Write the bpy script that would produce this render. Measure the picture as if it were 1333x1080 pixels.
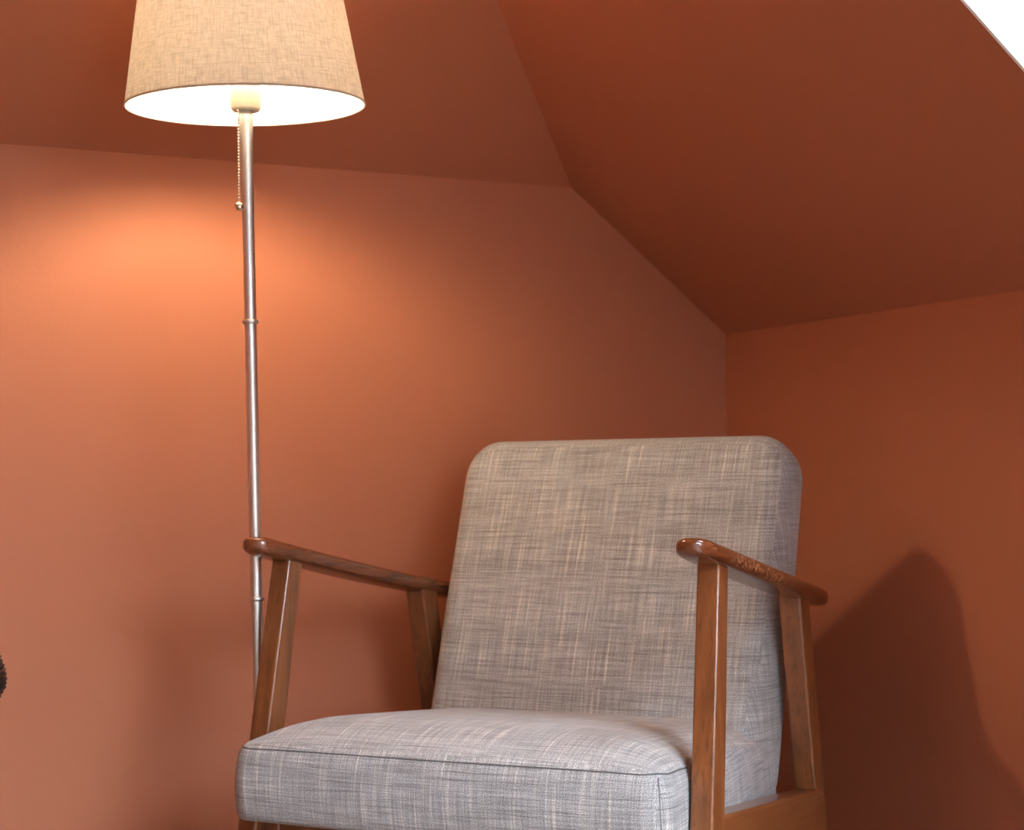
import bpy, bmesh, math, random
from mathutils import Vector, Matrix

for o in list(bpy.data.objects):
    bpy.data.objects.remove(o, do_unlink=True)
scene = bpy.context.scene
C = scene.collection

# ------------------------------------------------------------------ camera
F_PX, HEAD, ROLL = 2310.0, math.atan(1159 / 2310.0), 0.010
cam_d = bpy.data.cameras.new('camera')
cam = bpy.data.objects.new('camera', cam_d)
C.objects.link(cam)
r0 = Vector((math.cos(HEAD), -math.sin(HEAD), 0)); v0 = Vector((math.sin(HEAD), math.cos(HEAD), 0)); u0 = Vector((0, 0, 1))
rr = r0 * math.cos(ROLL) - u0 * math.sin(ROLL); uu = u0 * math.cos(ROLL) + r0 * math.sin(ROLL)
cam.matrix_world = Matrix(((rr.x, uu.x, -v0.x, -1.7702), (rr.y, uu.y, -v0.y, -2.6699), (rr.z, uu.z, -v0.z, 0.70), (0, 0, 0, 1)))
cam_d.sensor_fit = 'HORIZONTAL'; cam_d.sensor_width = 36.0
cam_d.lens = 36.0 * F_PX / 1333.0
cam_d.shift_y = 100.0 / 1333.0; cam_d.shift_x = -1.0 / 1333.0
cam_d.clip_start = 0.02
cam_d.dof.use_dof = True; cam_d.dof.focus_distance = 2.02; cam_d.dof.aperture_fstop = 9.0
scene.camera = cam

# ------------------------------------------------------------------ light and exposure
SKY_STRENGTH = 112.0
LAMP_STRENGTH = 390.0
world = bpy.data.worlds.new('overcast_sky'); scene.world = world
world.use_nodes = True
bg = world.node_tree.nodes['Background']
bg.inputs['Color'].default_value = (0.78, 0.92, 1.10, 1); bg.inputs['Strength'].default_value = SKY_STRENGTH
vs = scene.view_settings
vs.view_transform = 'Standard'; vs.look = 'None'; vs.gamma = 1.0; vs.use_curve_mapping = False
vs.exposure = 0.0

# roof geometry (metres; corner of the two low walls at the origin)
ZA, ZB, SA, SB, ZTOP = 1.2199, 0.9776, 0.77, 0.776, 2.40
YA = (ZA - ZTOP) / SA                 # where the slope over the left wall meets the flat ceiling
XB = (ZB - ZTOP) / SB                 # where the slope over the right wall meets it
XC = -(ZA - ZB) / SB                  # where the two slopes meet on the left wall
XFAR, YREAR = -5.6, -4.9
# roof windows in the right-hand slope, the last two unseen and added for fill daylight: low and high edge in x, span in y
SKYS = ((-0.24, -0.56, -1.0608, -1.27), (-0.24, -1.25, -2.50, -3.40), (-0.24, -1.25, -3.65, -4.55))

def portal(name, size, mat):
    d = bpy.data.lights.new(name, 'AREA'); d.shape = 'RECTANGLE'; d.size, d.size_y = size
    d.cycles.is_portal = True
    o = bpy.data.objects.new(name, d); C.objects.link(o); o.matrix_world = mat
    return o
nb = Vector((SB, 0, 1)).normalized()                 # up and out of the roof on the right
tb = Vector((-1, 0, SB)).normalized()                # up along that roof
def roof_pt(x, y, out=0.0):
    return Vector((x, y, ZB - SB * x)) + nb * out
yv = nb.cross(tb)
for xa_, xb_, ya_, yb_ in SKYS:
    cpt = roof_pt((xa_ + xb_) / 2, (ya_ + yb_) / 2, 0.24)
    portal('roof_window_portal', ((xa_ - xb_) * math.hypot(1, SB), ya_ - yb_),
           Matrix(((tb.x, yv.x, nb.x, cpt.x), (tb.y, yv.y, nb.y, cpt.y), (tb.z, yv.z, nb.z, cpt.z), (0, 0, 0, 1))))

# ------------------------------------------------------------------ materials
def new_mat(name):
    m = bpy.data.materials.new(name); m.use_nodes = True
    nt = m.node_tree
    return m, nt, nt.nodes['Principled BSDF']
def N(nt, t, **kw):
    n = nt.nodes.new(t)
    for k, v in kw.items(): setattr(n, k, v)
    return n
def S(node, **kw):
    for k, v in kw.items(): node.inputs[k.replace('_', ' ')].default_value = v
    return node
def mapping(nt, coord, scale, rot=(0, 0, 0)):
    tc = N(nt, 'ShaderNodeTexCoord'); mp = N(nt, 'ShaderNodeMapping')
    mp.inputs['Scale'].default_value = scale; mp.inputs['Rotation'].default_value = rot
    nt.links.new(tc.outputs[coord], mp.inputs['Vector'])
    return mp.outputs['Vector']
def noise(nt, vec, scale, detail=2.0, rough=0.5):
    n = N(nt, 'ShaderNodeTexNoise'); S(n, Scale=scale, Detail=detail, Roughness=rough)
    nt.links.new(vec, n.inputs['Vector'])
    return n.outputs['Fac']
def ramp(nt, fac, stops):
    n = N(nt, 'ShaderNodeValToRGB'); e = n.color_ramp.elements
    while len(e) < len(stops): e.new(0.5)
    for el, (p, c) in zip(e, stops): el.position = p; el.color = (*c, 1)
    nt.links.new(fac, n.inputs['Fac'])
    return n.outputs['Color']
def mix(nt, a, b, fac, mode='MIX'):
    n = N(nt, 'ShaderNodeMix', data_type='RGBA', blend_type=mode)
    for sock, val in ((n.inputs[0], fac), (n.inputs[6], a), (n.inputs[7], b)):
        if isinstance(val, (int, float)): sock.default_value = val
        elif isinstance(val, tuple): sock.default_value = (*val, 1)
        else: nt.links.new(val, sock)
    return n.outputs[2]
def bump(nt, bsdf, height, strength, dist):
    b = N(nt, 'ShaderNodeBump'); S(b, Strength=strength, Distance=dist)
    nt.links.new(height, b.inputs['Height']); nt.links.new(b.outputs['Normal'], bsdf.inputs['Normal'])

PAINT = (0.41, 0.130, 0.062)
def paint(name, col, rough=0.62):
    m, nt, b = new_mat(name)
    v = mapping(nt, 'Object', (1, 1, 1))
    c = ramp(nt, noise(nt, v, 1.3, 3), [(0.3, tuple(x * 0.95 for x in col)), (0.7, tuple(min(1, x * 1.05) for x in col))])
    nt.links.new(c, b.inputs['Base Color'])
    S(b, Roughness=rough); b.inputs['Specular IOR Level'].default_value = 0.3
    bump(nt, b, noise(nt, v, 220, 2), 0.12, 0.002)
    return m
M_WALL = paint('terracotta_paint', PAINT)
M_WHITE = paint('white_paint', (0.86, 0.86, 0.85), 0.45)

M_GREY = paint('grey_paint', (0.42, 0.42, 0.41), 0.6)

def wood(name, c0, c1, c2, axis, rough=0.28, wear=False):
    m, nt, b = new_mat(name)
    sc = [38.0, 38.0, 38.0]; sc[axis] = 2.2
    v = mapping(nt, 'Object', tuple(sc))
    col = ramp(nt, noise(nt, v, 1.6, 5, 0.62), [(0.30, c0), (0.5, c1), (0.72, c2)])
    sp = [260.0, 260.0, 260.0]; sp[axis] = 9.0
    pores = noise(nt, mapping(nt, 'Object', tuple(sp)), 1.0, 2)
    col = mix(nt, col, ramp(nt, pores, [(0.32, (0.45, 0.42, 0.4)), (0.45, (1, 1, 1))]), 0.55, 'MULTIPLY')
    if wear:     # rubbed varnish along the outer edge of the arm
        tc = N(nt, 'ShaderNodeTexCoord'); sx = N(nt, 'ShaderNodeSeparateXYZ'); nt.links.new(tc.outputs['Object'], sx.inputs[0])
        band = ramp(nt, sx.outputs['Y'], [(0.07, (0, 0, 0)), (0.10, (1, 1, 1)), (0.30, (1, 1, 1)), (0.36, (0, 0, 0))])
        mx = N(nt, 'ShaderNodeMapRange'); S(mx, From_Min=0.316, From_Max=0.326)
        nt.links.new(sx.outputs['X'], mx.inputs['Value'])
        fl = ramp(nt, noise(nt, mapping(nt, 'Object', (90, 330, 200)), 1.0, 3, 0.6), [(0.50, (0, 0, 0)), (0.62, (0.6, 0.6, 0.6))])
        k = mix(nt, band, fl, 1.0, 'MULTIPLY'); k = mix(nt, k, mx.outputs['Result'], 1.0, 'MULTIPLY')
        col = mix(nt, col, (0.50, 0.27, 0.13), k)
    nt.links.new(col, b.inputs['Base Color'])
    S(b, Roughness=rough); b.inputs['Coat Weight'].default_value = 0.5; b.inputs['Coat Roughness'].default_value = 0.16
    bump(nt, b, pores, 0.08, 0.001)
    return m
W0, W1, W2 = (0.13, 0.038, 0.011), (0.21, 0.066, 0.019), (0.28, 0.096, 0.030)
A0, A1, A2 = (0.085, 0.022, 0.008), (0.16, 0.042, 0.013), (0.21, 0.060, 0.020)
M_LEG = wood('varnished_beech', W0, W1, W2, 2)
M_RAIL = wood('varnished_beech_rail', W0, W1, W2, 1)
M_CROSS = wood('varnished_beech_cross', W0, W1, W2, 0)
M_ARM = wood('varnished_arm', A0, A1, A2, 1, 0.22)
M_ARMW = wood('varnished_arm_worn', A0, A1, A2, 1, 0.22, True)
M_FLOOR = wood('walnut_floor', (0.13, 0.085, 0.055), (0.19, 0.125, 0.08), (0.25, 0.165, 0.105), 0, 0.4)

def fabric(name):
    m, nt, b = new_mat(name)
    # woven slub cloth: pale warp threads, dark weft threads, salt-and-pepper weave
    base = (0.37, 0.345, 0.335)
    warp = noise(nt, mapping(nt, 'UV', (250, 7, 1)), 1.0, 2, 0.6)
    weft = noise(nt, mapping(nt, 'UV', (10, 330, 1)), 1.0, 2, 0.6)
    warp2 = noise(nt, mapping(nt, 'UV', (520, 14, 1)), 1.0, 1)
    weft2 = noise(nt, mapping(nt, 'UV', (14, 520, 1)), 1.0, 1)
    weft3 = noise(nt, mapping(nt, 'UV', (3, 40, 1)), 1.0, 2)
    fine = noise(nt, mapping(nt, 'UV', (760, 760, 1)), 1.0, 1, 0.5)
    c = mix(nt, base, (0.60, 0.55, 0.48), ramp(nt, warp, [(0.55, (0, 0, 0)), (0.68, (0.68, 0.68, 0.68))]))
    c = mix(nt, c, (0.13, 0.108, 0.10), ramp(nt, weft, [(0.55, (0, 0, 0)), (0.70, (0.55, 0.55, 0.55))]))
    for f_, lo_, hi_ in ((warp2, 0.84, 1.18), (weft2, 0.80, 1.18), (weft3, 0.92, 1.08)):
        c = mix(nt, c, ramp(nt, f_, [(0.35, (lo_, lo_, lo_)), (0.65, (hi_, hi_, hi_))]), 1.0, 'MULTIPLY')
    c = mix(nt, c, ramp(nt, fine, [(0.32, (0.42, 0.42, 0.42)), (0.68, (1.6, 1.6, 1.6))]), 0.7, 'MULTIPLY')
    nt.links.new(c, b.inputs['Base Color'])
    S(b, Roughness=0.92); b.inputs['Specular IOR Level'].default_value = 0.15
    b.inputs['Sheen Weight'].default_value = 0.25; b.inputs['Sheen Roughness'].default_value = 0.5
    bump(nt, b, fine, 0.35, 0.0012)
    return m
M_FAB = fabric('grey_slub_cloth')
def plain(name, col, rough=0.5, metal=0.0, nscale=300, ns=0.05):
    m, nt, b = new_mat(name)
    v = mapping(nt, 'Object', (1, 1, 1)); f = noise(nt, v, nscale, 2)
    c = ramp(nt, f, [(0.3, tuple(x * 0.92 for x in col)), (0.7, tuple(min(1, x * 1.06) for x in col))])
    nt.links.new(c, b.inputs['Base Color']); S(b, Roughness=rough, Metallic=metal)
    bump(nt, b, f, ns, 0.0005)
    return m
M_SEAM = plain('dark_seam_thread', (0.15, 0.135, 0.13), 0.9)
M_NICKEL = plain('brushed_nickel', (0.76, 0.73, 0.69), 0.38, 1.0, 400, 0.02)
M_CHAIN = plain('nickel_beads', (0.70, 0.64, 0.55), 0.22, 1.0, 400, 0.0)
M_SOCKET = plain('ivory_socket', (0.66, 0.58, 0.44), 0.45)
M_VASE = plain('black_clay', (0.004, 0.006, 0.006), 0.45, 0.0, 60, 0.1)
M_VASE.node_tree.nodes['Principled BSDF'].inputs['Specular IOR Level'].default_value = 0.25

def shade_mat():
    m = bpy.data.materials.new('linen_shade'); m.use_nodes = True
    nt = m.node_tree; nt.nodes.clear()
    out = N(nt, 'ShaderNodeOutputMaterial')
    w1 = noise(nt, mapping(nt, 'UV', (420, 40, 1)), 1.0, 3, 0.65); w2 = noise(nt, mapping(nt, 'UV', (40, 420, 1)), 1.0, 3, 0.65)
    w3 = noise(nt, mapping(nt, 'UV', (150, 150, 1)), 1.0, 3, 0.7)
    c = mix(nt, (0.64, 0.545, 0.48), (0.36, 0.285, 0.22), ramp(nt, w1, [(0.45, (0, 0, 0)), (0.75, (1, 1, 1))]))
    c = mix(nt, c, (0.40, 0.31, 0.24), ramp(nt, w2, [(0.45, (0, 0, 0)), (0.75, (1, 1, 1))]))
    c = mix(nt, c, ramp(nt, w3, [(0.3, (0.8, 0.8, 0.8)), (0.7, (1.12, 1.12, 1.12))]), 0.7, 'MULTIPLY')
    d = N(nt, 'ShaderNodeBsdfDiffuse'); t = N(nt, 'ShaderNodeBsdfTranslucent'); mx = N(nt, 'ShaderNodeMixShader')
    nt.links.new(c, d.inputs['Color']); nt.links.new(c, t.inputs['Color']); mx.inputs[0].default_value = SHADE_TRANS
    nt.links.new(d.outputs[0], mx.inputs[1]); nt.links.new(t.outputs[0], mx.inputs[2]); nt.links.new(mx.outputs[0], out.inputs['Surface'])
    return m
def liner_mat():
    m = bpy.data.materials.new('white_shade_lining'); m.use_nodes = True
    nt = m.node_tree; nt.nodes.clear()
    out = N(nt, 'ShaderNodeOutputMaterial')
    c = ramp(nt, noise(nt, mapping(nt, 'Object', (1, 1, 1)), 90, 2), [(0.3, (0.80, 0.78, 0.74)), (0.7, (0.86, 0.84, 0.80))])
    d = N(nt, 'ShaderNodeBsdfDiffuse'); t = N(nt, 'ShaderNodeBsdfTranslucent'); mx = N(nt, 'ShaderNodeMixShader')
    nt.links.new(c, d.inputs['Color']); nt.links.new(c, t.inputs['Color']); mx.inputs[0].default_value = 0.35
    nt.links.new(d.outputs[0], mx.inputs[1]); nt.links.new(t.outputs[0], mx.inputs[2]); nt.links.new(mx.outputs[0], out.inputs['Surface'])
    return m
SHADE_TRANS = 0.31
M_SHADE = shade_mat(); M_LINER = liner_mat()
def bulb_mat():
    m = bpy.data.materials.new('warm_bulb'); m.use_nodes = True
    nt = m.node_tree; nt.nodes.clear()
    out = N(nt, 'ShaderNodeOutputMaterial'); e = N(nt, 'ShaderNodeEmission')
    S(e, Color=(1.0, 0.88, 0.60, 1), Strength=LAMP_STRENGTH); nt.links.new(e.outputs[0], out.inputs['Surface'])
    return m
M_BULB = bulb_mat()
def glass_mat():
    m = bpy.data.materials.new('window_glass'); m.use_nodes = True
    nt = m.node_tree; nt.nodes.clear()
    out = N(nt, 'ShaderNodeOutputMaterial'); t = N(nt, 'ShaderNodeBsdfTransparent'); g = N(nt, 'ShaderNodeBsdfGlossy'); mx = N(nt, 'ShaderNodeMixShader')
    g.inputs['Roughness'].default_value = 0.02; t.inputs['Color'].default_value = (0.95, 0.97, 0.96, 1)
    mx.inputs[0].default_value = 0.06
    nt.links.new(t.outputs[0], mx.inputs[1]); nt.links.new(g.outputs[0], mx.inputs[2]); nt.links.new(mx.outputs[0], out.inputs['Surface'])
    return m
M_GLASS = glass_mat()

# ------------------------------------------------------------------ helpers
def link(name, me, mat, parent=None, smooth=False):
    me.materials.append(mat)
    if smooth:
        for p in me.polygons: p.use_smooth = True
    o = bpy.data.objects.new(name, me); C.objects.link(o)
    if parent: o.parent = parent
    return o
def from_bm(name, bm, mat, parent=None, smooth=False):
    bmesh.ops.recalc_face_normals(bm, faces=bm.faces)
    me = bpy.data.meshes.new(name); bm.to_mesh(me); bm.free()
    return link(name, me, mat, parent, smooth)
def thing(name, label, cat, loc=(0, 0, 0), rotz=0.0):
    o = bpy.data.objects.new(name, None); C.objects.link(o)
    o.location = loc; o.rotation_euler = (0, 0, rotz); o.empty_display_size = 0.1
    o['label'] = label; o['category'] = cat
    return o
def structure(o, label=None):
    o['kind'] = 'structure'
    if label: o['label'] = label
    return o
def slab(bm, pts, n, t):
    """polygon pts with thickness t along n (n points out of the room)"""
    n = Vector(n).normalized() * t
    a = [bm.verts.new(p) for p in pts]; b = [bm.verts.new(Vector(p) + n) for p in pts]
    bm.faces.new(a); bm.faces.new(b[::-1])
    for i in range(len(a)):
        j = (i + 1) % len(a); bm.faces.new((a[i], b[i], b[j], a[j]))
def box(bm, lo, hi):
    x0, y0, z0 = lo; x1, y1, z1 = hi
    slab(bm, [(x0, y0, z0), (x1, y0, z0), (x1, y1, z0), (x0, y1, z0)], (0, 0, 1), z1 - z0)
def soft(o, w=0.003, seg=3):
    m = o.modifiers.new('bevel', 'BEVEL'); m.width = w; m.segments = seg; m.limit_method = 'ANGLE'; m.angle_limit = math.radians(30)
    for p in o.data.polygons: p.use_smooth = True
    try:
        o.data.set_sharp_from_angle(angle=math.radians(40))
    except Exception: pass
    return o
def lathe(bm, prof, seg=48, centre=(0, 0), cap0=False, cap1=False):
    rings = []
    for r, z in prof:
        rings.append([bm.verts.new((centre[0] + r * math.cos(2 * math.pi * k / seg), centre[1] + r * math.sin(2 * math.pi * k / seg), z)) for k in range(seg)])
    for a, b in zip(rings, rings[1:]):
        for k in range(seg):
            j = (k + 1) % seg; bm.faces.new((a[k], a[j], b[j], b[k]))
    if cap0: bm.faces.new(rings[0][::-1])
    if cap1: bm.faces.new(rings[-1])
    return rings
def tube(bm, pts, rad, seg=8, closed=False):
    pts = [Vector(p) for p in pts]; n = len(pts); rings = []; up = Vector((0.123, 0.31, 0.94)).normalized()
    for i, p in enumerate(pts):
        d = (pts[(i + 1) % n] - pts[i - 1]) if closed else (pts[min(i + 1, n - 1)] - pts[max(i - 1, 0)])
        d.normalize(); a = d.cross(up).normalized(); b = d.cross(a)
        rings.append([bm.verts.new(p + (a * math.cos(2 * math.pi * k / seg) + b * math.sin(2 * math.pi * k / seg)) * rad) for k in range(seg)])
    for i in range(n if closed else n - 1):
        A, B = rings[i], rings[(i + 1) % n]
        for k in range(seg):
            j = (k + 1) % seg; bm.faces.new((A[k], A[j], B[j], B[k]))
    if not closed: bm.faces.new(rings[0][::-1]); bm.faces.new(rings[-1])

# ------------------------------------------------------------------ the room
T = 0.10
bm = bmesh.new()
slab(bm, [(0, 0, 0), (XFAR, 0, 0), (XFAR, 0, ZA), (XC, 0, ZA), (0, 0, ZB)], (0, 1, 0), T)
structure(from_bm('wall_left', bm, M_WALL), 'low terracotta wall behind the floor lamp')
bm = bmesh.new()
slab(bm, [(0, 0, 0), (0, 0, ZB), (0, YREAR, ZB), (0, YREAR, 0)], (1, 0, 0), T)
structure(from_bm('wall_right', bm, M_WALL), 'low terracotta wall holding the armchair shadow')
bm = bmesh.new()
slab(bm, [(XFAR, 0, 0), (XFAR, YREAR, 0), (XFAR, YREAR, ZTOP), (XFAR, YA, ZTOP), (XFAR, 0, ZA)], (-1, 0, 0), T)
structure(from_bm('wall_far', bm, M_WALL), 'terracotta end wall out of view')
bm = bmesh.new()
slab(bm, [(XFAR, YREAR, 0), (0, YREAR, 0), (0, YREAR, ZB), (XB, YREAR, ZTOP), (XFAR, YREAR, ZTOP)], (0, -1, 0), T)
structure(from_bm('wall_rear', bm, M_GREY), 'light grey rear wall out of view')
bm = bmesh.new()
P = roof_pt
slab(bm, [(XFAR, 0, ZA), (XFAR, YA, ZTOP), (XB, YA, ZTOP), (XC, 0, ZA)], (0, SA, 1), T)              # slope over the left wall
cy = lambda x: (ZA - ZB + SB * x) / SA                                                          # valley line y at x
# slope over the right wall: strips in y, each cut round its roof window
Y1 = SKYS[0][2]; XD = XC * 2.6
slab(bm, [P(0, 0), P(XC, 0), P(XD, cy(XD)), P(XD, Y1), P(0, Y1)], nb, T)
slab(bm, [P(XD, cy(XD)), P(XB, YA), P(XB, Y1), P(XD, Y1)] if YA > Y1 else [P(XD, cy(XD)), P((Y1 * SA - (ZA - ZB)) / SB, Y1), P(XD, Y1)], nb, T)
if YA <= Y1: slab(bm, [P((Y1 * SA - (ZA - ZB)) / SB, Y1), P(XB, YA), P(XB, SKYS[0][3]), P(SKYS[0][1], SKYS[0][3]), P(SKYS[0][1], Y1)] if YA > SKYS[0][3] else
                      [P((Y1 * SA - (ZA - ZB)) / SB, Y1), P((SKYS[0][3] * SA - (ZA - ZB)) / SB, SKYS[0][3]), P(SKYS[0][1], SKYS[0][3]), P(SKYS[0][1], Y1)], nb, T)
slab(bm, [P(0, Y1), P(SKYS[0][0], Y1), P(SKYS[0][0], SKYS[0][3]), P(0, SKYS[0][3])], nb, T)
slab(bm, [P(0, SKYS[0][3]), P((SKYS[0][3] * SA - (ZA - ZB)) / SB, SKYS[0][3]), P(XB, YA), P(XB, SKYS[1][2]), P(0, SKYS[1][2])], nb, T)
for k in (1, 2):
    a, b, c, d = SKYS[k]
    slab(bm, [P(0, c), P(a, c), P(a, d), P(0, d)], nb, T)
    slab(bm, [P(b, c), P(XB, c), P(XB, d), P(b, d)], nb, T)
    e = SKYS[2][2] if k == 1 else YREAR
    slab(bm, [P(0, d), P(XB, d), P(XB, e), P(0, e)], nb, T)
slab(bm, [(XFAR, YA, ZTOP), (XB, YA, ZTOP), (XB, YREAR, ZTOP), (XFAR, YREAR, ZTOP)], (0, 0, 1), T)
structure(from_bm('ceiling', bm, M_WALL), 'terracotta sloping attic ceiling with a valley crease')
bm = bmesh.new(); box(bm, (XFAR - T, YREAR - T, -0.10), (T, T, 0.0))
structure(from_bm('floor', bm, M_FLOOR), 'brown wooden floor out of view')

# roof window: white lining, sash and glass in the right-hand slope
def window_empty(name, label):
    o = bpy.data.objects.new(name, None); C.objects.link(o); structure(o, label); return o
def roof_box(bm, xa, xb, ya, yb, oa, ob):
    slab(bm, [P(xa, ya, oa), P(xb, ya, oa), P(xb, yb, oa), P(xa, yb, oa)], nb, ob - oa)
LIN, FW = 0.005, 0.055
for k, (SKX0, SKX1, SKY0, SKY1) in enumerate(SKYS):
    w1 = window_empty('window_%d' % (k + 1), ('small white lined roof window in the terracotta slope', 'large unseen roof window added for fill daylight', 'large unseen roof window by the rear wall, added for fill daylight')[k])
    for name, t, o0, o1 in (('window_lining', LIN, -0.001, 0.22), ('window_sash', FW, 0.165, 0.215)):
        bm = bmesh.new()
        for a in ((SKX0, SKX1, SKY0, SKY0 - t), (SKX0, SKX1, SKY1 + t, SKY1), (SKX0, SKX0 - t, SKY0 - t, SKY1 + t), (SKX1 + t, SKX1, SKY0 - t, SKY1 + t)):
            roof_box(bm, *a, o0, o1)
        from_bm(name, bm, M_WHITE, w1)
    bm = bmesh.new(); roof_box(bm, SKX0 - FW, SKX1 + FW, SKY0 - FW, SKY1 + FW, 0.188, 0.194)
    from_bm('pane', bm, M_GLASS, w1)

# ------------------------------------------------------------------ the armchair (local axes: x to its sides, y to its back)
TH = -0.9275
chair = thing('armchair', 'grey upholstered armchair with varnished wooden arms standing in the attic corner', 'armchair', (-0.8450, -0.6610, 0.0), TH)

def pillow(hx, ha, R, deform, n_corner=10, n_edge=14, layers=None, rings=(1.0, .97, .93, .87, .78, .66, .52, .36, .18)):
    """cushion body: a rounded rectangle outline (half sizes hx, ha, corner radius R) closed in rings, run through deform(x, a, t, s);
    layers: (inset, t) from the lower face to the upper face"""
    bm = bmesh.new(); uvl = bm.loops.layers.uv.new('UVMap')
    def outline(ins):
        h, g, r = hx - ins, ha - ins, max(R - ins, 0.004); pts = []
        cs = ((h - r, g - r, 0), (-(h - r), g - r, 90), (-(h - r), -(g - r), 180), (h - r, -(g - r), 270))
        for q, (cx, cyy, a0) in enumerate(cs):
            for k in range(n_corner + 1):
                a = math.radians(a0 + 90.0 * k / n_corner); pts.append((cx + r * math.cos(a), cyy + r * math.sin(a)))
            nx = cs[(q + 1) % 4]; a = math.radians(a0 + 90)
            p1 = (cx + r * math.cos(a), cyy + r * math.sin(a)); p2 = (nx[0] + r * math.cos(a), nx[1] + r * math.sin(a))
            for k in range(1, n_edge): f_ = k / n_edge; pts.append((p1[0] + (p2[0] - p1[0]) * f_, p1[1] + (p2[1] - p1[1]) * f_))
        return pts
    seq = []
    i0, t0 = layers[0]; base = outline(i0)
    for s in reversed(rings[1:]): seq.append([(x * s, a * s, t0) for x, a in base])
    for ins, t in layers: seq.append([(x, a, t) for x, a in outline(ins)])
    i1, t1 = layers[-1]; top = outline(i1)
    for s in rings[1:]: seq.append([(x * s, a * s, t1) for x, a in top])
    vr = []; info = {}
    for ring in seq:
        row = []
        for x, a, t in ring:
            v = bm.verts.new(deform(x, a, t)); info[v] = (x, a, t); row.append(v)
        vr.append(row)
    n = len(vr[0])
    c0 = bm.verts.new(deform(0, 0, t0)); info[c0] = (0, 0, t0); c1 = bm.verts.new(deform(0, 0, t1)); info[c1] = (0, 0, t1)
    fs = []
    for A, B in zip(vr, vr[1:]):
        for k in range(n): j = (k + 1) % n; fs.append(bm.faces.new((A[k], A[j], B[j], B[k])))
    for k in range(n):
        j = (k + 1) % n; fs.append(bm.faces.new((c0, vr[0][j], vr[0][k]))); fs.append(bm.faces.new((c1, vr[-1][k], vr[-1][j])))
    bmesh.ops.recalc_face_normals(bm, faces=bm.faces)
    for fc in bm.faces:      # the cloth is cut in flat panels: each face takes the panel it turns to most
        nx, ny, nz = (abs(q) for q in fc.normal)
        for l in fc.loops:
            x, y, z = l.vert.co
            if nx > max(ny, nz) * 1.05: l[uvl].uv = (y + 1.7, z)
            elif nz > ny: l[uvl].uv = (x, y + 0.9)
            else: l[uvl].uv = (x, z)
    return bm, outline

# seat cushion: y from -0.055 to 0.415, top seam sloping down to the back
SY0, SY1, SHX = -0.058, 0.460, 0.292
sm, sh = (SY0 + SY1) / 2, (SY1 - SY0) / 2
S_T = 0.092
UVT = S_T
def seat_def(x, a, t):
    y = sm + a
    k = (y - SY0) / (SY1 - SY0)
    x2 = x * (1.012 - 0.125 * k)
    crown = 0.043 * (1 - min(1.0, abs(x / SHX)) ** 7) ** 0.85 * (1 - min(1.0, abs(a / sh)) ** 6) if t > 0.5 else 0.0
    bulge = 0.007 * math.sin(math.pi * min(max(t, 0), 1)) if a < 0 else 0.0
    front = 0.010 * (1 - (x / SHX) ** 2) * max(0.0, -a / sh) ** 4      # gently bowed front
    z = 0.381 - 0.078 * (y - SY0) - S_T * (1 - t) + max(0.0, crown)
    return Vector((x2 * (1 + 0.016 * (1 - t) + 0.008 * math.sin(math.pi * min(max(t, 0), 1))), y - bulge * max(0.0, -a / sh) ** 6 - front, z))
lay = [(0.004, 0.0), (0.0015, 0.02), (0.0, 0.07), (0.0, 0.2), (0.0, 0.4), (0.0, 0.6), (0.0, 0.8), (0.001, 0.90), (0.004, 0.96), (0.009, 1.0)]
bm, out = pillow(SHX, sh, 0.034, seat_def, layers=lay)
seat = from_bm('seat', bm, M_FAB, chair, True)
seat['label'] = 'grey woven seat cushion with a dark seam along its top edge'
bm = bmesh.new()
ring = out(0.004); k0 = min(range(len(ring)), key=lambda k: (ring[k][0] + 1) ** 2 + (ring[k][1] - 1) ** 2); ring = ring[k0:] + ring[:k0]
tube(bm, [seat_def(x, a, 0.965) for x, a in ring if a < -(sh - 0.13)], 0.0010, 6)
from_bm('seam', bm, M_SEAM, seat, True)
for sx in (-1, 1):
    bm = bmesh.new()
    xx, aa = sx * (SHX - 0.0103), -(sh - 0.0103)
    tube(bm, [seat_def(xx, aa, t) for t in (0.06, 0.2, 0.35, 0.5, 0.65, 0.8, 0.93)], 0.0009, 6)
    from_bm('seam', bm, M_SEAM, seat, True)

# backrest cushion: leaning, thicker at its foot, rounded top corners
BZ0, BZ1, BHX = 0.275, 0.787, 0.264
bmid, bh = (BZ0 + BZ1) / 2, (BZ1 - BZ0) / 2
UVT = 0.09
def back_def(x, a, t):
    z = bmid + a
    yf = 0.373 + (z - 0.378) * 0.375
    yr = 0.484 + (z - 0.297) * 0.262
    crown = 0.016 * (1 - abs(x / BHX) ** 2.4) * (1 - abs(a / bh) ** 2.4)
    y = yf + (yr - yf) * (1 - t) - (max(0.0, crown) if t > 0.5 else 0.0)
    x2 = x * (1.0 - 0.02 * max(0.0, -a / bh))
    return Vector((x2, y, z - 0.30 * (y - yf)))
lay = [(0.030, 0.0), (0.016, 0.04), (0.006, 0.13), (0.001, 0.26), (0.0, 0.42), (0.0, 0.55), (0.001, 0.68), (0.005, 0.81), (0.012, 0.91), (0.021, 0.97), (0.032, 1.0)]
bm, out = pillow(BHX, bh, 0.058, back_def, layers=lay)
back = from_bm('backrest', bm, M_FAB, chair, True)
back['label'] = 'tall leaning backrest in pale grey slub cloth'

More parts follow.
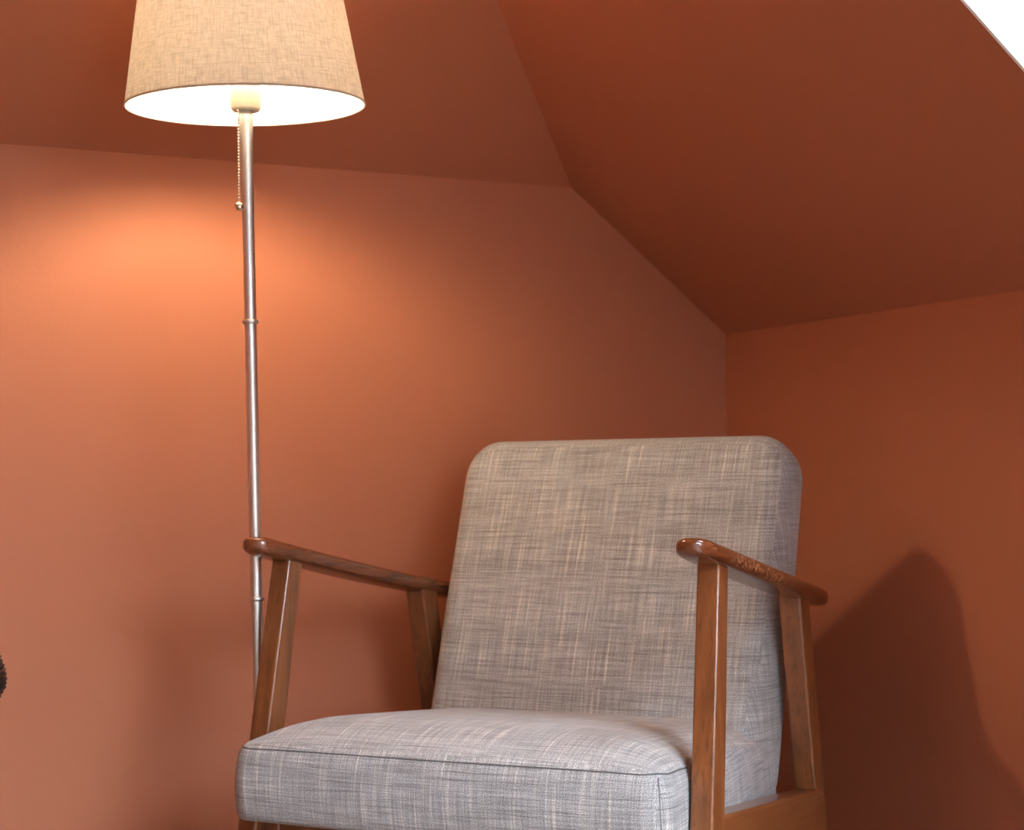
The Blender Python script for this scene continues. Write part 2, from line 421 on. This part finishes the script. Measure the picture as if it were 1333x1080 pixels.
# wooden frame
LX = 0.302
def prism(name, x0, x1, prof, mat, lean_in=0.0, w=0.0035):
    bm = bmesh.new(); slab(bm, [(x0, y, z) for y, z in prof], (1 if x1 > x0 else -1, 0, 0), abs(x1 - x0))
    return soft(from_bm(name, bm, mat, chair), w)
front_prof = [(0.0765, 0.632), (0.107, 0.628), (0.057, 0.32), (-0.020, 0.0), (-0.048, 0.0), (0.015, 0.32)]
rear_prof = [(0.408, 0.577), (0.452, 0.570), (0.508, 0.33), (0.585, 0.0), (0.556, 0.0), (0.466, 0.33)]
for sx in (-1, 1):
    leg = prism('leg', sx * (LX - 0.0145), sx * (LX + 0.0145), front_prof, M_LEG)
    for v in leg.data.vertices: v.co.x += sx * 0.033 * (0.62 - v.co.z)          # the front legs splay outwards
    prism('leg', sx * (0.2915 - 0.0145), sx * (0.2915 + 0.0165), rear_prof, M_LEG)
    # side rail: a deep plank from the front leg past the rear leg
    pr = [(0.034, 0.317), (0.20, 0.3045), (0.36, 0.2925), (0.475, 0.284), (0.493, 0.279), (0.504, 0.264), (0.506, 0.236), (0.48, 0.214), (0.36, 0.222), (0.20, 0.236), (0.026, 0.247)]
    prism('side_rail', sx * 0.279, sx * 0.3135, pr, M_RAIL, w=0.004)
bm = bmesh.new(); box(bm, (-0.298, 0.030, 0.245), (0.298, 0.052, 0.284)); soft(from_bm('front_rail', bm, M_CROSS, chair))
bm = bmesh.new(); box(bm, (-0.280, 0.462, 0.205), (0.280, 0.486, 0.250)); soft(from_bm('rear_rail', bm, M_CROSS, chair))

def arm(sx, mat):
    bm = bmesh.new(); rings = []; n = 44; seg = 28
    L = 0.552; y0 = 0.003
    for i in range(n + 1):
        t = i / n
        t = 0.5 - 0.5 * math.cos(math.pi * t)            # crowd the sections at the rounded ends
        d = t * L
        wmid = 0.0225 + 0.0095 * math.sin(math.pi * min(1, t * 1.05)) - 0.004 * t
        e0, e1 = 0.026, 0.034
        k = 1.0
        if d < e0: k = math.sqrt(max(0.0, 1 - ((e0 - d) / e0) ** 2))
        if L - d < e1: k = min(k, math.sqrt(max(0.0, 1 - ((e1 - (L - d)) / e1) ** 2)))
        w = max(0.0012, wmid * k); h = max(0.0012, 0.0125 * (0.25 + 0.75 * k) if k < 1 else 0.0125) * (1.0 if k > 0.05 else 0.3)
        cx = 0.3035 - 0.010 * t + 0.004 * math.sin(math.pi * t)
        y = y0 + d; zc = 0.6365 - 0.1684 * y - 0.004 * math.sin(math.pi * t) + 0.004 * (1 - min(1, d / 0.08)) ** 2 * 0
        row = []
        for q in range(seg):
            a = 2 * math.pi * q / seg; ca, sa = math.cos(a), math.sin(a)
            px = math.copysign(abs(ca) ** 0.72, ca) * w; pz = math.copysign(abs(sa) ** 0.72, sa) * h
            row.append(bm.verts.new((sx * (cx + px), y, zc + pz)))
        rings.append(row)
    for A, B in zip(rings, rings[1:]):
        for q in range(seg): j = (q + 1) % seg; bm.faces.new((A[q], A[j], B[j], B[q]))
    bm.faces.new(rings[0][::-1]); bm.faces.new(rings[-1])
    return from_bm('armrest', bm, mat, chair, True)
arm(-1, M_ARM)
arm(1, M_ARMW)['label'] = 'glossy brown armrest with varnish worn pale along its outer edge'

# set the chair to its full size: widths from its middle, heights from arm level, feet on the floor
for o in [q for ch in chair.children for q in (ch, *ch.children)]:
    for v in o.data.vertices:
        v.co.x *= 1.0189; v.co.y *= 1.0189
        v.co.z = 0.0 if v.co.z < 0.004 else 0.70 + (v.co.z - 0.70) * 1.0189

# ------------------------------------------------------------------ the floor lamp
lamp = thing('floor_lamp', 'lit floor lamp with a linen shade, nickel pole and bead pull chain', 'lamp', (-0.9802, -0.3136, 0.0))
AXIS = Vector((-0.0247, -0.0384, 1.0))                     # the pole leans a little into the room
RIM = 1.2262
bm = bmesh.new(); lathe(bm, [(0.001, 0.001), (0.118, 0.001), (0.120, 0.004), (0.120, 0.014), (0.116, 0.018), (0.03, 0.022), (0.016, 0.034), (0.011, 0.04)], 64, cap0=True)
from_bm('base', bm, M_NICKEL, lamp, True)
pole = bmesh.new(); lathe(pole, [(0.0082, 0.03), (0.0082, 1.160), (0.0086, 1.180), (0.0099, 1.208), (0.0099, 1.224)], 32, cap1=True)
pole = from_bm('pole', pole, M_NICKEL, lamp, True)
for z in (0.5569, 0.9351):
    bm = bmesh.new(); lathe(bm, [(0.0083, z - 0.0030), (0.0104, z - 0.0027), (0.0110, z), (0.0104, z + 0.0027), (0.0083, z + 0.0030)], 32)
    from_bm('collar', bm, M_NICKEL, pole, True)
bm = bmesh.new(); lathe(bm, [(r_, RIM + z_) for r_, z_ in ((0.004, -0.0067), (0.018, -0.0067), (0.0206, -0.003), (0.0210, 0.005), (0.0210, 0.032), (0.0185, 0.036), (0.004, 0.036))], 40, cap0=True, cap1=True)
from_bm('socket', bm, M_SOCKET, lamp, True)
bm = bmesh.new()
lathe(bm, [(r_, RIM + 0.036 + z_) for r_, z_ in ((0.002, 0.0), (0.012, 0.0005), (0.014, 0.0135), (0.021, 0.0295), (0.0275, 0.0455), (0.030, 0.0615), (0.0275, 0.0775), (0.019, 0.0875), (0.008, 0.092), (0.002, 0.0925))], 28, cap0=True, cap1=True)
from_bm('bulb', bm, M_BULB, lamp, True)
hold = Matrix.Translation((0, 0, RIM)) @ Matrix.Rotation(math.radians(2.6), 4, r0) @ Matrix.Rotation(math.radians(-1.0), 4, v0)
SH, SR0, SR1 = 0.162, 0.1613, 0.1335
def cone(name, off, mat, flip=False):
    bm = bmesh.new(); uvl = bm.loops.layers.uv.new('UVMap'); seg = 96; rings = []
    for i in range(9):
        t = i / 8; r = SR0 + (SR1 - SR0) * t + off
        rings.append([bm.verts.new(hold @ Vector((r * math.cos(2 * math.pi * k / seg), r * math.sin(2 * math.pi * k / seg), SH * t))) for k in range(seg)])
    for i in range(8):
        for k in range(seg):
            j = (k + 1) % seg; fc = bm.faces.new((rings[i][k], rings[i][j], rings[i + 1][j], rings[i + 1][k]))
            for l, (kk, ii) in zip(fc.loops, ((k, i), (k + 1, i), (k + 1, i + 1), (k, i + 1))):
                l[uvl].uv = (kk / seg * 2 * math.pi * SR0, ii / 8 * SH)
    me = bpy.data.meshes.new(name); bm.to_mesh(me); bm.free()
    return me
shade = link('lamp_shade', cone('lamp_shade', 0.0, M_SHADE), M_SHADE, lamp, True)
link('shade_lining', cone('shade_lining', -0.0012, M_LINER), M_LINER, shade, True)
for rad, z in ((SR0 - 0.0004, 0.0), (SR1 - 0.0004, SH)):
    bm = bmesh.new(); tube(bm, [hold @ Vector((rad * math.cos(2 * math.pi * k / 96), rad * math.sin(2 * math.pi * k / 96), z)) for k in range(96)], 0.0016, 8, True)
    from_bm('shade_rim', bm, M_SHADE, shade, True)
bm = bmesh.new()
for k in range(3):
    a = 2 * math.pi * k / 3 + 0.5
    ca, sa = math.cos(a), math.sin(a)
    tube(bm, [(0.019 * ca, 0.019 * sa, RIM + 0.031), (0.040 * ca, 0.040 * sa, RIM + 0.07), (0.045 * ca, 0.045 * sa, RIM + 0.125), hold @ Vector(((SR1 - 0.001) * ca, (SR1 - 0.001) * sa, SH))], 0.0013, 6)
from_bm('shade_carrier', bm, M_NICKEL, lamp, True)
for o in [q for ch in lamp.children if ch.name != 'base' for q in (ch, *ch.children)]:
    for v in o.data.vertices: v.co.x += AXIS.x * v.co.z; v.co.y += AXIS.y * v.co.z
# bead chain hanging plumb from the socket on the room side, with its pull ball
off = Vector((AXIS.x * RIM, AXIS.y * RIM, 0)) - v0 * 0.0125 - r0 * 0.0083
def bead(bm, c, r, u=8, w=6):
    m = Matrix.Translation(c); bmesh.ops.create_uvsphere(bm, u_segments=u, v_segments=w, radius=r, matrix=m)
bm = bmesh.new(); z = 1.230
while z > 1.096:
    bead(bm, Vector((off.x, off.y, z)), 0.0019); z -= 0.0042
tube(bm, [(off.x, off.y, 1.2305), (off.x, off.y, 1.093)], 0.0005, 5)
chain = from_bm('pull_chain', bm, M_CHAIN, lamp, True)
bm = bmesh.new(); bead(bm, Vector((off.x, off.y, 1.0882)), 0.0064, 24, 16)
from_bm('pull_ball', bm, M_CHAIN, chain, True)

# ------------------------------------------------------------------ the black vase whose belly just enters the frame
vase = thing('floor_vase', 'black ribbed tall vase on the floor, only the edge of its belly showing', 'vase', (-1.4582, -0.3651, 0.0))
key = [(0.055, 0.0), (0.058, 0.02), (0.050, 0.10), (0.052, 0.22), (0.070, 0.33), (0.092, 0.41), (0.1133, 0.452), (0.1185, 0.461), (0.1200, 0.472), (0.1185, 0.483), (0.1133, 0.499), (0.106, 0.520), (0.095, 0.560), (0.080, 0.61), (0.058, 0.67), (0.046, 0.73), (0.046, 0.78), (0.056, 0.82)]
def prof_at(z):
    for (ra, za), (rb, zb) in zip(key, key[1:]):
        if za <= z <= zb:
            t = (z - za) / (zb - za); t = t * t * (3 - 2 * t) * 0.35 + t * 0.65
            return ra + (rb - ra) * t
    return key[-1][0]
prof = []; z = 0.0
while z < 0.82:
    prof.append((prof_at(z) + 0.0014 * math.sin(z * 2 * math.pi / 0.0056), z)); z += 0.0008
bm = bmesh.new(); lathe(bm, prof, 56, cap0=True)
from_bm('body', bm, M_VASE, vase, True)
bm = bmesh.new(); lathe(bm, [(0.056, 0.819), (0.060, 0.823), (0.058, 0.828), (0.050, 0.826), (0.040, 0.78), (0.040, 0.73), (0.05, 0.67)], 56)
from_bm('rim', bm, M_VASE, vase, True)
